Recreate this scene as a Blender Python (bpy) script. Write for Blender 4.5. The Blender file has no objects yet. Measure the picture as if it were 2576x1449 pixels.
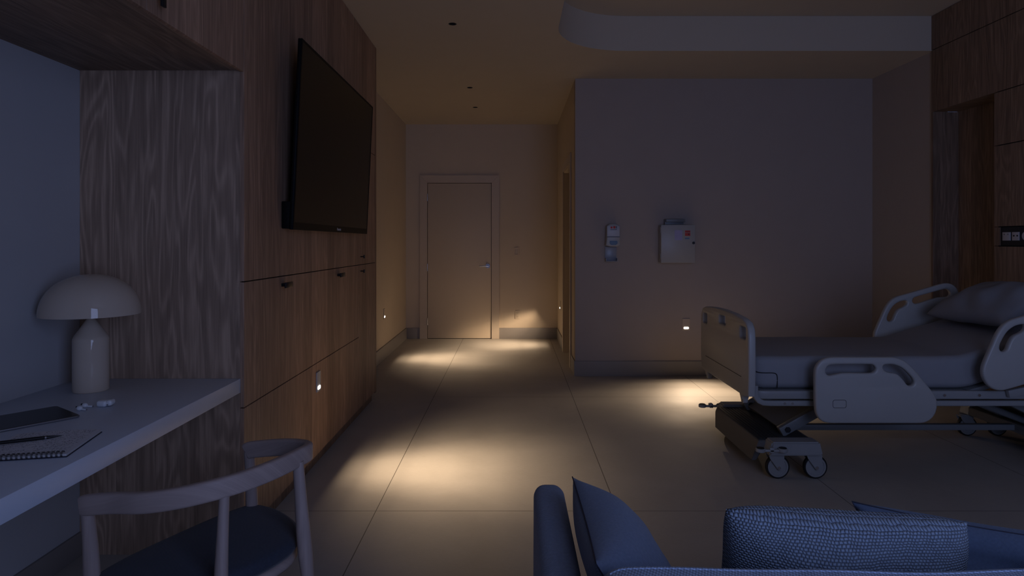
import bpy, bmesh, math, random
from mathutils import Vector, Matrix
random.seed(4)
SC = bpy.context.scene
COL = SC.collection
PI = math.pi
# ------------------------------------------------------------------ camera, world, lights, exposure
EYE = 1.333
cd = bpy.data.cameras.new('camera'); cam = bpy.data.objects.new('camera', cd); COL.objects.link(cam)
cam.location = (0, 0, EYE); cam.rotation_euler = (PI/2, 0, 0)
cd.sensor_width = 36.0; cd.lens = 36.0*1650/2576; cd.shift_x = 0.0; cd.shift_y = -(724.5-610.0)/2576
cd.clip_start = 0.02
SC.camera = cam
vs = SC.view_settings
vs.view_transform = 'Standard'; vs.look = 'None'; vs.gamma = 1.0; vs.use_curve_mapping = False
vs.exposure = 0.0
SC.display_settings.display_device = 'sRGB'
W = bpy.data.worlds.new('night_sky'); SC.world = W; W.use_nodes = True
W.node_tree.nodes['Background'].inputs[0].default_value = (0.30, 0.42, 0.95, 1)
W.node_tree.nodes['Background'].inputs[1].default_value = 0.35

def area(name, loc, rot, sx, sy, power, col):
    l = bpy.data.lights.new(name, 'AREA'); l.shape = 'RECTANGLE'; l.size = sx; l.size_y = sy
    l.energy = power; l.color = col
    o = bpy.data.objects.new(name, l); o.location = loc; o.rotation_euler = rot; COL.objects.link(o); return o
# dusk daylight coming in through the tall window behind the sofa and the two slits beside it
DAY = (0.40, 0.52, 1.0)
NIGHT = 5.6
area('window_daylight', (1.22, -0.80, 1.44), (PI/2, 0, 0), 1.55, 2.2, 7.3*NIGHT, DAY)
area('window_daylight', (2.78, -0.80, 1.44), (PI/2, 0, 0), 0.12, 2.2, .6*NIGHT, DAY)
area('window_daylight', (3.30, -0.80, 1.44), (PI/2, 0, 0), 0.10, 2.2, .5*NIGHT, DAY)
WARM = (1.0, 0.74, 0.50)
LED_POWER = 104
# ------------------------------------------------------------------ node helpers / materials
class NT:
    def __init__(s, name):
        s.m = bpy.data.materials.new(name); s.m.use_nodes = True
        s.t = s.m.node_tree; s.n = s.t.nodes; s.l = s.t.links
        s.b = s.n['Principled BSDF']
    def node(s, typ, **kw):
        n = s.n.new(typ)
        for k, v in kw.items(): setattr(n, k, v)
        return n
    def put(s, sock, v):
        if isinstance(v, bpy.types.NodeSocket): s.l.new(v, sock)
        elif v is not None: sock.default_value = v
    def math(s, op, a, b=None, c=None, clamp=False):
        n = s.node('ShaderNodeMath', operation=op, use_clamp=clamp)
        s.put(n.inputs[0], a); s.put(n.inputs[1], b); s.put(n.inputs[2], c)
        return n.outputs[0]
    def noise(s, vec, scale, detail=3, rough=.5, dist=0):
        n = s.node('ShaderNodeTexNoise'); s.put(n.inputs['Vector'], vec)
        n.inputs['Scale'].default_value = scale; n.inputs['Detail'].default_value = detail
        n.inputs['Roughness'].default_value = rough; n.inputs['Distortion'].default_value = dist
        return n.outputs['Fac']
    def xyz(s, vec):
        n = s.node('ShaderNodeSeparateXYZ'); s.put(n.inputs[0], vec); return n.outputs
    def comb(s, x, y, z):
        n = s.node('ShaderNodeCombineXYZ')
        for i, v in enumerate((x, y, z)): s.put(n.inputs[i], v)
        return n.outputs[0]
    def ramp(s, f, stops):
        n = s.node('ShaderNodeValToRGB'); s.put(n.inputs[0], f)
        e = n.color_ramp.elements
        while len(e) < len(stops): e.new(.5)
        for i, (p, c) in enumerate(stops):
            e[i].position = p; e[i].color = (c[0], c[1], c[2], 1)
        return n.outputs[0]
    def mix(s, f, a, b, mode='MIX'):
        n = s.node('ShaderNodeMix', data_type='RGBA', blend_type=mode)
        s.put(n.inputs[0], f)
        s.put(n.inputs[6], a if isinstance(a, bpy.types.NodeSocket) else (a[0], a[1], a[2], 1))
        s.put(n.inputs[7], b if isinstance(b, bpy.types.NodeSocket) else (b[0], b[1], b[2], 1))
        return n.outputs[2]
    def maprange(s, v, a, b, c, d):
        n = s.node('ShaderNodeMapRange'); s.put(n.inputs[0], v)
        for i, x in enumerate((a, b, c, d)): n.inputs[i+1].default_value = x
        return n.outputs[0]
    def coord(s, which='Object'):
        return s.node('ShaderNodeTexCoord').outputs[which]
    def base(s, v):
        s.put(s.b.inputs['Base Color'], v if isinstance(v, bpy.types.NodeSocket) else (v[0], v[1], v[2], 1))
    def set(s, rough=None, metal=None, spec=None, coat=None, sheen=None):
        if rough is not None: s.put(s.b.inputs['Roughness'], rough)
        if metal is not None: s.b.inputs['Metallic'].default_value = metal
        if spec is not None: s.b.inputs['Specular IOR Level'].default_value = spec
        if coat is not None: s.b.inputs['Coat Weight'].default_value = coat
        if sheen is not None: s.b.inputs['Sheen Weight'].default_value = sheen
    def bump(s, h, strength=.3, dist=.002):
        n = s.node('ShaderNodeBump'); n.inputs['Strength'].default_value = strength
        n.inputs['Distance'].default_value = dist; s.put(n.inputs['Height'], h)
        s.l.new(n.outputs[0], s.b.inputs['Normal'])

def plain(name, col, rough=.5, metal=0, spec=.5, coat=0, var=.06, scale=14, bump=0, bscale=200):
    t = NT(name); c = t.coord()
    f = t.noise(c, scale, 4)
    d = tuple(max(0, x*(1-var)) for x in col); u = tuple(min(1, x*(1+var)) for x in col)
    t.base(t.mix(f, d, u)); t.set(rough, metal, spec, coat)
    if bump: t.bump(t.noise(c, bscale, 2), bump, .001)
    return t.m

def wood(name, along='z', tint=(1, 1, 1), plank=.155, dark=1.0, contrast=1.0, figure=.12):
    """oak veneer in narrow strips; across = x+y (or x+z) so one material serves faces of either direction"""
    t = NT(name); c = t.coord(); X, Y, Z = t.xyz(c)
    if along == 'z': u = t.math('ADD', X, Y); v = Z
    elif along == 'y': u = t.math('ADD', X, Z); v = Y
    else: u = t.math('ADD', Y, Z); v = X
    pid = t.math('FLOOR', t.math('DIVIDE', u, plank))
    wn = t.node('ShaderNodeTexWhiteNoise', noise_dimensions='1D'); t.put(wn.inputs['W'], pid)
    r = wn.outputs[0]
    uo = t.math('MULTIPLY_ADD', r, 7.3, u); vo = t.math('MULTIPLY_ADD', r, 11.7, v)
    big = t.noise(t.comb(t.math('MULTIPLY', uo, 5.5), t.math('MULTIPLY', vo, .62), r), 1.0, 3, .5, .35)
    # cathedral figure: contour lines of a field stretched along the grain
    wv = t.math('SINE', t.math('MULTIPLY', big, 88.0))
    wv = t.math('POWER', t.math('MULTIPLY_ADD', wv, .5, .5), 1.6)
    fine = t.noise(t.comb(t.math('MULTIPLY', uo, 300.0), t.math('MULTIPLY', vo, 6.0), r), 1.0, 3, .65)
    mid = t.noise(t.comb(t.math('MULTIPLY', uo, 60.0), t.math('MULTIPLY', vo, 1.3), r), 1.0, 3, .55)
    g = t.math('ADD', t.math('MULTIPLY', wv, figure*contrast), t.math('ADD', t.math('MULTIPLY', fine, .40*contrast), t.math('MULTIPLY', mid, .42*contrast)))
    g = t.math('ADD', g, .5-(.41+figure*.42)*contrast)
    D = (.060*tint[0]*dark, .040*tint[1]*dark, .027*tint[2]*dark)
    M = (.160*tint[0]*dark, .110*tint[1]*dark, .076*tint[2]*dark)
    L = (.290*tint[0]*dark, .205*tint[1]*dark, .145*tint[2]*dark)
    col = t.ramp(g, [(.22, D), (.52, M), (.82, L)])
    k = t.math('MULTIPLY_ADD', r, .34, .82)
    col = t.mix(1.0, col, t.comb(k, k, k), 'MULTIPLY')
    t.base(col); t.set(.55, 0, .35)
    t.bump(fine, .25, .0006)
    return t.m

def weave(name, col, scale, col2=None, kind='twill', strength=.6, uv=False, rough=.9, dist=.0015):
    t = NT(name); c = t.coord('UV' if uv else 'Object'); X, Y, Z = t.xyz(c)
    if uv: u, v = X, Y
    else:
        u = t.math('ADD', X, t.math('MULTIPLY', Z, .0)); v = t.math('ADD', Y, Z)
    if kind == 'twill':
        s1 = t.math('SINE', t.math('MULTIPLY', t.math('ADD', u, v), scale))
        s2 = t.math('SINE', t.math('MULTIPLY', t.math('SUBTRACT', u, t.math('MULTIPLY', v, .35)), scale*2.1))
        h = t.math('MULTIPLY_ADD', t.math('ADD', s1, t.math('MULTIPLY', s2, .45)), .34, .5, clamp=True)
    elif kind == 'basket':
        wob = t.noise(c, 18, 3)
        uu = t.math('ADD', u, t.math('MULTIPLY', wob, .022)); vv = t.math('ADD', v, t.math('MULTIPLY', wob, .016))
        a = t.math('ABSOLUTE', t.math('SINE', t.math('MULTIPLY', uu, scale)))
        # offset alternate rows
        row = t.math('MODULO', t.math('FLOOR', t.math('DIVIDE', t.math('MULTIPLY', vv, scale), PI)), 2.0)
        a = t.math('ABSOLUTE', t.math('SINE', t.math('ADD', t.math('MULTIPLY', uu, scale), t.math('MULTIPLY', row, PI/2))))
        b = t.math('ABSOLUTE', t.math('SINE', t.math('MULTIPLY', vv, scale)))
        h = t.math('POWER', t.math('MULTIPLY', t.math('POWER', a, .6), t.math('POWER', b, .6)), .8)
    else:
        a = t.math('SINE', t.math('MULTIPLY', u, scale)); b = t.math('SINE', t.math('MULTIPLY', v, scale))
        h = t.math('MULTIPLY_ADD', t.math('MULTIPLY', a, b), .5, .5)
    n = t.noise(c, scale*.08 if not uv else scale*.12, 3)
    n2 = t.noise(c, scale*.9, 2)
    col2 = col2 or tuple(x*.35 for x in col)
    f = t.math('MULTIPLY_ADD', t.math('SUBTRACT', n, .5), .5, t.math('MULTIPLY_ADD', n2, .35, t.math('MULTIPLY', h, .78)), clamp=True)
    t.base(t.mix(f, col2, col)); t.set(rough, 0, .15, sheen=.15)
    t.bump(h, strength, dist)
    return t.m

def floor_mat():
    t = NT('concrete_look_tile'); c = t.coord(); X, Y, Z = t.xyz(c)
    def joint(v, off, pitch, w):
        m = t.math('FLOORED_MODULO', t.math('SUBTRACT', v, off-w/2), pitch)
        return t.math('LESS_THAN', m, w)
    w = .0042
    jx = joint(X, -.676, 1.2, w)
    left = t.math('LESS_THAN', X, -.676)
    jy1 = t.math('MULTIPLY', joint(Y, 3.257, 2.4, w), t.math('SUBTRACT', 1.0, left))
    jy2 = t.math('MULTIPLY', joint(Y, 3.257, 3.62, w), left)
    j = t.math('MAXIMUM', jx, t.math('MAXIMUM', jy1, jy2))
    cloud = t.noise(c, 1.9, 6, .62, .4)
    sp = t.noise(t.comb(t.math('MULTIPLY', X, 8), t.math('MULTIPLY', Y, 30), Z), 4, 4, .7)
    gr = t.noise(c, 260, 2, .6)
    f = t.math('ADD', t.math('MULTIPLY', cloud, .5), t.math('ADD', t.math('MULTIPLY', sp, .25), t.math('MULTIPLY', gr, .25)))
    col = t.ramp(f, [(.3, (.39, .36, .32)), (.5, (.45, .42, .375)), (.7, (.51, .475, .43))])
    t.base(t.mix(j, col, (.13, .115, .10)))
    t.set(t.maprange(cloud, .3, .7, .66, .76), 0, .3)
    t.bump(t.math('SUBTRACT', t.math('MULTIPLY', gr, .3), j), .2, .0012)
    return t.m

M_floor = floor_mat()
M_walll = plain('cool_wall_paint', (.50, .50, .51), .72, var=.03, scale=6, bump=.15, bscale=350)
M_wall = plain('wall_paint', (.61, .51, .39), .72, var=.03, scale=6, bump=.15, bscale=350)
M_wall2 = plain('wall_paint_dimmed', (.42, .36, .32), .75, var=.03, scale=6, bump=.15, bscale=350)  # wall paint darkened: the dimmer far light is put into the colour
M_ceil = plain('ceiling_paint', (.57, .49, .385), .8, var=.03, scale=5)
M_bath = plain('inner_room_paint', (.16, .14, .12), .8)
M_door = plain('painted_door', (.60, .50, .38), .5, var=.02)
M_trim = plain('painted_trim', (.56, .47, .37), .45, var=.02)
M_base = plain('grey_baseboard', (.31, .285, .265), .55, var=.03)
M_wood = wood('oak_veneer_upright', 'z', dark=2.15, contrast=1.0, figure=.08, tint=(1.06, .97, .93))
M_woodn = wood('oak_veneer_figured_lifted', 'z', dark=2.45, contrast=.8, figure=.19, plank=.17)  # same veneer, lightened in colour to make up for weak light on the panel
M_woody = wood('oak_veneer_lengthwise', 'y', dark=1.6)
M_woodd = wood('oak_veneer_headwall', 'z', dark=1.5, tint=(1.02, .98, .95))
M_dark = plain('shadow_gap', (.012, .011, .01), .8)
M_black = plain('black_metal', (.012, .012, .013), .35, spec=.4)
M_desk = plain('solid_surface_desk', (.62, .68, .78), .42, var=.03, scale=40)
M_lamp = plain('glossy_cream_glaze', (.60, .50, .40), .02, spec=.42, coat=0, var=.02)
M_plastic = plain('off_white_plastic', (.43, .42, .40), .38, var=.02)
M_bedmetal = plain('grey_painted_steel', (.33, .33, .325), .35, var=.03)
M_bedmetal2 = plain('mid_grey_painted_steel', (.20, .205, .205), .4, var=.03)
M_bedplate = plain('dark_grey_moulded_cover', (.14, .135, .13), .6, var=.05)
M_tread = plain('dark_tread', (.045, .045, .045), .65)
M_rubber = plain('black_rubber', (.01, .01, .011), .6)
M_chrome = plain('satin_nickel', (.62, .62, .64), .22, metal=1, var=.02)
M_mattress = plain('mattress_cover_fabric', (.30, .30, .315), .7, var=.05, scale=9, bump=.25, bscale=600)
M_pillow = plain('cotton_pillowcase', (.28, .285, .305), .9, var=.05, scale=8, bump=.3, bscale=500)
M_sofa = weave('sofa_blue_twill', (.40, .49, .70), 1500, kind='twill', strength=.7)
M_sofab = weave('sofa_back_ribbed_weave', (.43, .53, .72), 560, col2=(.12, .16, .24), kind='twill', strength=.8)
M_cush = weave('plain_blue_linen', (.25, .31, .44), 2200, kind='plain', strength=.3)
M_cush2 = weave('mid_blue_linen', (.17, .23, .35), 2200, kind='plain', strength=.3)
M_bask = weave('basket_weave_blue', (.31, .39, .50), 215, col2=(.05, .06, .095), kind='basket', uv=True, strength=1.0, dist=.004)
M_seat = weave('navy_seat_fabric', (.058, .068, .098), 1700, kind='twill', strength=.3)
M_chairwood = wood('pale_ash', 'x', tint=(2.0, 2.3, 3.0), plank=5.0, dark=1.25, contrast=.32)
M_chairwoodz = wood('pale_ash_upright', 'z', tint=(2.0, 2.3, 3.0), plank=5.0, dark=1.25, contrast=.32)
M_tv = plain('tv_bezel_plastic', (.004, .004, .004), .5, spec=.2)
M_screen = plain('tv_screen_glass', (.008, .007, .006), .35, spec=.28, var=.01)
M_tablet = plain('tablet_glass', (.006, .006, .007), .25, spec=.3)
M_alu = plain('brushed_aluminium', (.32, .32, .34), .35, metal=.8)
M_white = plain('glossy_white_plastic', (.70, .72, .74), .25)
M_grey = plain('light_grey_plastic', (.45, .45, .46), .4)
M_red = plain('red_print', (.55, .06, .05), .6)
M_blue = plain('blue_print', (.14, .24, .38), .5)
M_ink = plain('dark_ink', (.03, .03, .05), .7)
M_paper = plain('label_paper', (.42, .40, .62), .7)
M_logo = plain('logo_silver_print', (.5, .5, .5), .5)
M_socket = plain('socket_grey', (.55, .53, .55), .5)
M_skirt = plain('translucent_tray', (.33, .34, .38), .3)

def emission(name, col, s):
    t = NT(name); t.base((0, 0, 0)); t.b.inputs['Emission Color'].default_value = (*col, 1)
    t.b.inputs['Emission Strength'].default_value = s; return t.m
M_led = emission('warm_led_lens', (1, .93, .84), 3.5)

def glass_mat():
    t = NT('window_glass'); t.n.remove(t.b)
    g = t.node('ShaderNodeBsdfGlossy'); g.inputs['Roughness'].default_value = .02
    tr = t.node('ShaderNodeBsdfTransparent'); mx = t.node('ShaderNodeMixShader'); mx.inputs[0].default_value = .06
    t.l.new(tr.outputs[0], mx.inputs[1]); t.l.new(g.outputs[0], mx.inputs[2])
    t.l.new(mx.outputs[0], t.n['Material Output'].inputs[0]); return t.m
M_glass = glass_mat()

def page_mat():
    t = NT('handwritten_page'); X, Y, Z = t.xyz(t.coord('UV'))
    rows = t.math('FLOORED_MODULO', t.math('MULTIPLY', Y, 24.0), 1.0)
    rid = t.math('FLOOR', t.math('MULTIPLY', Y, 24.0))
    inrow = t.math('LESS_THAN', t.math('ABSOLUTE', t.math('SUBTRACT', rows, .5)), .27)
    st = t.noise(t.comb(t.math('MULTIPLY', X, 80.0), t.math('MULTIPLY', rows, 3.0), t.math('MULTIPLY', rid, 3.7)), 1.0, 2, .6)
    wd = t.noise(t.comb(t.math('MULTIPLY', X, 16.0), t.math('MULTIPLY', rid, 5.1), 0.0), 1.0, 1, .5)
    ink = t.math('MULTIPLY', inrow, t.math('MULTIPLY', t.math('GREATER_THAN', st, .55), t.math('GREATER_THAN', wd, .46)))
    m = t.math('MULTIPLY', t.math('LESS_THAN', t.math('ABSOLUTE', t.math('SUBTRACT', X, .5)), .45), ink)
    t.base(t.mix(m, (.66, .66, .70), (.03, .03, .05))); t.set(.8); return t.m
M_page = page_mat()
# ------------------------------------------------------------------ mesh helpers
class MB:
    def __init__(s): s.bm = bmesh.new()
    def merge(s, b, M=None):
        if M is not None: bmesh.ops.transform(b, matrix=M, verts=b.verts)
        me = bpy.data.meshes.new('tmp'); b.to_mesh(me); b.free(); s.bm.from_mesh(me); bpy.data.meshes.remove(me); return s
    def box(s, x0, x1, y0, y1, z0, z1, bev=0, seg=2, M=None):
        b = bmesh.new(); bmesh.ops.create_cube(b, size=1)
        for v in b.verts:
            v.co = Vector((x0+(v.co.x+.5)*(x1-x0), y0+(v.co.y+.5)*(y1-y0), z0+(v.co.z+.5)*(z1-z0)))
        if bev: bmesh.ops.bevel(b, geom=b.edges[:], offset=bev, segments=seg, affect='EDGES', profile=.5)
        return s.merge(b, M)
    def prism(s, pts, a, b_, axis='y', bev=0, M=None):
        """pts polygon in the plane perpendicular to axis, extruded from a to b_"""
        def P(p, h): return {'y': (p[0], h, p[1]), 'x': (h, p[0], p[1]), 'z': (p[0], p[1], h)}[axis]
        b = bmesh.new()
        A = [b.verts.new(P(p, a)) for p in pts]; B = [b.verts.new(P(p, b_)) for p in pts]
        b.faces.new(A); b.faces.new(B[::-1]); n = len(pts)
        for i in range(n): b.faces.new((A[i], B[i], B[(i+1) % n], A[(i+1) % n]))
        bmesh.ops.recalc_face_normals(b, faces=b.faces)
        if bev: bmesh.ops.bevel(b, geom=b.edges[:], offset=bev, segments=2, affect='EDGES')
        return s.merge(b, M)
    def lathe(s, prof, seg=48, M=None, cap=True):
        b = bmesh.new(); rings = []
        for r, z in prof:
            if r < 1e-6: rings.append([b.verts.new((0, 0, z))])
            else: rings.append([b.verts.new((r*math.cos(2*PI*i/seg), r*math.sin(2*PI*i/seg), z)) for i in range(seg)])
        for A, B in zip(rings, rings[1:]):
            for i in range(seg):
                j = (i+1) % seg
                if len(A) == 1 and len(B) == 1: continue
                if len(A) == 1: b.faces.new((A[0], B[i], B[j]))
                elif len(B) == 1: b.faces.new((A[i], B[0], A[j]))
                else: b.faces.new((A[i], B[i], B[j], A[j]))
        if cap:
            for R in (rings[0], rings[-1]):
                if len(R) > 2: b.faces.new(R)
        bmesh.ops.recalc_face_normals(b, faces=b.faces)
        return s.merge(b, M)
    def cyl(s, p, q, r, seg=24, r2=None, bev=0):
        p, q = Vector(p), Vector(q); d = q-p; L = d.length
        M = Matrix.Translation(p) @ d.to_track_quat('Z', 'Y').to_matrix().to_4x4()
        r2 = r if r2 is None else r2
        if bev: prof = [(0, 0), (r-bev, 0), (r, bev), (r2, L-bev), (r2-bev, L), (0, L)]
        else: prof = [(0, 0), (r, 0), (r2, L), (0, L)]
        return s.lathe(prof, seg, M)
    def sweep(s, path, sec, up=(0, 0, 1), scale=None, closed=False):
        """sec: 2D pts (side, up); path: points"""
        P = [Vector(p) for p in path]; n = len(P); up = Vector(up); b = bmesh.new(); rings = []
        for i in range(n):
            if closed: T = P[(i+1) % n]-P[i-1]
            else: T = P[min(i+1, n-1)]-P[max(i-1, 0)]
            T.normalize(); side = T.cross(up)
            if side.length < 1e-4: side = T.cross(Vector((0, 1, 0)))
            side.normalize(); U = side.cross(T).normalized()
            k = scale(i/(n-1)) if scale else (1, 1)
            rings.append([b.verts.new(P[i]+side*a*k[0]+U*c*k[1]) for a, c in sec])
        m = len(sec)
        rr = list(zip(rings, rings[1:])) + ([(rings[-1], rings[0])] if closed else [])
        for A, B in rr:
            for i in range(m): b.faces.new((A[i], B[i], B[(i+1) % m], A[(i+1) % m]))
        if not closed: b.faces.new(rings[0]); b.faces.new(rings[-1][::-1])
        bmesh.ops.recalc_face_normals(b, faces=b.faces)
        return s.merge(b)
    def tube(s, path, r, seg=12, closed=False, up=(0, 0, 1)):
        return s.sweep(path, [(r*math.cos(2*PI*i/seg), r*math.sin(2*PI*i/seg)) for i in range(seg)], up, closed=closed)
    def ell(s, c, rx, ry, rz, seg=24, M=None):
        b = bmesh.new(); bmesh.ops.create_uvsphere(b, u_segments=seg, v_segments=seg//2, radius=1)
        m = Matrix.Translation(Vector(c)) @ (M or Matrix.Identity(4)) @ Matrix.Diagonal((rx, ry, rz, 1))
        return s.merge(b, m)
    def plate(s, outline, holes, thick, bev, M, res=1):
        c = bpy.data.curves.new('tmp', 'CURVE'); c.dimensions = '2D'; c.fill_mode = 'BOTH'
        c.extrude = thick/2-bev; c.bevel_depth = bev; c.bevel_resolution = 2; c.offset = -bev if bev else 0
        for pts in [outline]+holes:
            sp = c.splines.new('POLY'); sp.points.add(len(pts)-1); sp.use_cyclic_u = True
            for p, q in zip(sp.points, pts): p.co = (q[0], q[1], 0, 1)
        me = curve_mesh(c); b = bmesh.new(); b.from_mesh(me); bpy.data.meshes.remove(me)
        return s.merge(b, M)
    def grid(s, f, nu, nv, wrap_u=False, uv=False, M=None):
        b = bmesh.new(); uvl = b.loops.layers.uv.new('UVMap') if uv else None
        R = [[b.verts.new(f(i/nu, j/nv)) for j in range(nv+1)] for i in range(nu+1)]
        for i in range(nu):
            for j in range(nv):
                fc = b.faces.new((R[i][j], R[i+1][j], R[i+1][j+1], R[i][j+1]))
                if uv:
                    for lp, (a, d) in zip(fc.loops, ((i, j), (i+1, j), (i+1, j+1), (i, j+1))): lp[uvl].uv = (a/nu, d/nv)
        return s.merge(b, M)
def curve_mesh(c):
    o = bpy.data.objects.new('tmp', c); COL.objects.link(o)
    dg = bpy.context.evaluated_depsgraph_get(); dg.update()
    me = bpy.data.meshes.new_from_object(o.evaluated_get(dg)); bpy.data.objects.remove(o)
    return me

def thing(name, label, cat, loc=(0, 0, 0), group=None):
    o = bpy.data.objects.new(name, None); o.empty_display_size = .05; COL.objects.link(o)
    o.location = loc; o['label'] = label; o['category'] = cat
    if group: o['group'] = group
    return o
def root_loc(p):
    v = Vector((0, 0, 0))
    while p is not None: v += p.location; p = p.parent
    return v
def obj(name, mb, mat, parent=None, label=None, origin=None, smooth=32):
    """mesh given in world coordinates; linked under parent (or top-level with its own origin)"""
    me = bpy.data.meshes.new(name); off = root_loc(parent) if parent else Vector(origin or (0, 0, 0))
    b = mb.bm; bmesh.ops.remove_doubles(b, verts=b.verts, dist=1e-6)
    bmesh.ops.translate(b, verts=b.verts, vec=-off); b.to_mesh(me); b.free()
    for m in (mat if isinstance(mat, (list, tuple)) else [mat]): me.materials.append(m)
    me.polygons.foreach_set('use_smooth', [True]*len(me.polygons))
    if hasattr(me, 'set_sharp_from_angle'): me.set_sharp_from_angle(angle=math.radians(smooth))
    o = bpy.data.objects.new(name, me); COL.objects.link(o)
    if parent: o.parent = parent
    else: o.location = off
    if label: o['label'] = label
    return o
def pieces(name, mbs, mat, parent, label=None):
    return [obj(name, m, mat, parent, label) for m in mbs]
def struct(name, mb, mat, parent=None, smooth=32):
    o = obj(name, mb, mat, parent, smooth=smooth)
    if parent is None: o['kind'] = 'structure'
    return o
def tag(o, label, cat, group=None):
    o['label'] = label; o['category'] = cat
    if group: o['group'] = group
    return o
def text_mb(s, size, M, depth=.0006):
    c = bpy.data.curves.new('tmp', 'FONT'); c.body = s; c.size = size; c.extrude = depth; c.align_x = 'CENTER'; c.align_y = 'CENTER'
    me = curve_mesh(c); b = bmesh.new(); b.from_mesh(me); bpy.data.meshes.remove(me)
    return MB().merge(b, M)
def catmull(pts, n=8, closed=True):
    out = []; N = len(pts)
    rng = range(N) if closed else range(N-1)
    for i in rng:
        g = lambda k: pts[(i+k) % N] if closed else pts[min(max(i+k, 0), N-1)]
        p0, p1, p2, p3 = g(-1), g(0), g(1), g(2)
        for j in range(n):
            t = j/n
            out.append(tuple(.5*((2*b)+(-a+c)*t+(2*a-5*b+4*c-d)*t*t+(-a+3*b-3*c+d)*t**3) for a, b, c, d in zip(p0, p1, p2, p3)))
    if not closed: out.append(tuple(pts[-1]))
    return out
def rrect(x0, x1, y0, y1, r, n=6):
    out = []
    for cx, cy, a in ((x1-r, y1-r, 0), (x0+r, y1-r, 90), (x0+r, y0+r, 180), (x1-r, y0+r, 270)):
        for i in range(n+1):
            t = math.radians(a+90*i/n); out.append((cx+r*math.cos(t), cy+r*math.sin(t)))
    return out
def rsec(w, h, r, n=3): return rrect(-w/2, w/2, -h/2, h/2, r, n)
def MX(loc, rot=(0, 0, 0)):
    from mathutils import Euler
    return Matrix.Translation(Vector(loc)) @ Euler(rot, 'XYZ').to_matrix().to_4x4()
def basis(loc, ex, ey, ez):
    m = Matrix.Identity(4)
    for i, e in enumerate((ex, ey, ez)):
        for k in range(3): m[k][i] = e[k]
    m.translation = Vector(loc); return m
# ------------------------------------------------------------------ the room
ZC = 2.969; ZT = 3.266
XL, XW, XR = -1.846, -1.144, 3.60        # left wall, face of the left joinery, right wall
XHL, XHR, YB, YM = -1.471, .632, 9.09, 6.55
struct('floor', MB().box(-2.0, 4.0, -.95, 9.3, -.12, 0), M_floor)
# ceiling with the rounded tray and three downlight holes
DL = [4.91, 6.93, 7.94]
tray = [(3.72, .9)] + [(3.72, 5.60)] 
for i in range(13):
    a = math.radians(90+90*i/12); tray.append((.354+.62+.62*math.cos(a), 5.60-.62+.62*math.sin(a)))
for i in range(13):
    a = math.radians(180+90*i/12); tray.append((.354+.62+.62*math.cos(a), .9+.62+.62*math.sin(a)))
holes = [tray] + [[(-.445+.027*math.cos(2*PI*i/24), y+.027*math.sin(2*PI*i/24)) for i in range(24)] for y in DL]
struct('ceiling', MB().plate([(-2.0, -.95), (3.9, -.95), (3.9, 9.3), (-2.0, 9.3)], holes, ZT-ZC, 0, MX((0, 0, (ZC+ZT)/2))), M_ceil)
struct('ceiling', MB().box(.0, 3.9, .5, 5.9, ZT, ZT+.08), M_ceil)
struct('wall_left', MB().box(XL-.12, XL, -.82, 5.54, 0, ZC), M_walll)
struct('wall_hall_left', MB().box(XHL-.12, XHL, 5.545, YB, 0, ZC), M_wall)
mb = MB()
DX0, DX1, DZ = -1.172, -.2825, 2.158
mb.box(XHL-.12, DX0, YB, YB+.12, 0, ZC); mb.box(DX1, XHR+.12, YB, YB+.12, 0, ZC); mb.box(DX0, DX1, YB, YB+.12, DZ, ZC)
mb.box(DX0, DX1, YB+.10, YB+.12, 0, DZ)
struct('wall_back', mb, M_wall)
mb = MB(); T = .13
OY0, OY1, OZ = 7.05, 7.96, 2.185
mb.box(XHR, XHR+T, YM+.12, OY0, 0, ZC); mb.box(XHR, XHR+T, OY1, YB, 0, ZC); mb.box(XHR, XHR+T, OY0, OY1, OZ, ZC)
struct('wall_hall_right', mb, M_wall)
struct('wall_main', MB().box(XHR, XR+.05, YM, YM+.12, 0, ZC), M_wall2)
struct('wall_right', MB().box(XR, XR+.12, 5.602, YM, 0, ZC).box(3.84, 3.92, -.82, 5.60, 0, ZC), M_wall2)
# dark inner room behind the hall opening
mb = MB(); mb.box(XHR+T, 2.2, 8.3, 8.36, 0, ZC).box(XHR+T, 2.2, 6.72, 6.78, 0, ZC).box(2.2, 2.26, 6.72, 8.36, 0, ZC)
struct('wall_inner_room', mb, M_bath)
# rear wall (behind the camera) with the tall window and two slits
WIN = [(.445, 1.995), (2.72, 2.84), (3.25, 3.35)]; WZ0, WZ1 = .33, 2.55
mb = MB(); xs = [XL-.12]+[x for w in WIN for x in w]+[3.92]
for i in range(0, len(xs), 2): mb.box(xs[i], xs[i+1], -.82, -.70, 0, ZC)
for a, b in WIN: mb.box(a, b, -.82, -.70, 0, WZ0); mb.box(a, b, -.82, -.70, WZ1, ZC)
struct('wall_rear', mb, M_wall)
for i, (a, b) in enumerate(WIN):
    f = .04 if i == 0 else .012
    mb = MB(); mb.box(a, a+f, -.79, -.73, WZ0, WZ1).box(b-f, b, -.79, -.73, WZ0, WZ1).box(a+f, b-f, -.79, -.73, WZ0, WZ0+f).box(a+f, b-f, -.79, -.73, WZ1-f, WZ1)
    o = struct('window_%d' % (i+1), mb, M_black)
    obj('pane', MB().box(a+f, b-f, -.762, -.758, WZ0+f, WZ1-f), M_glass, o)
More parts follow.
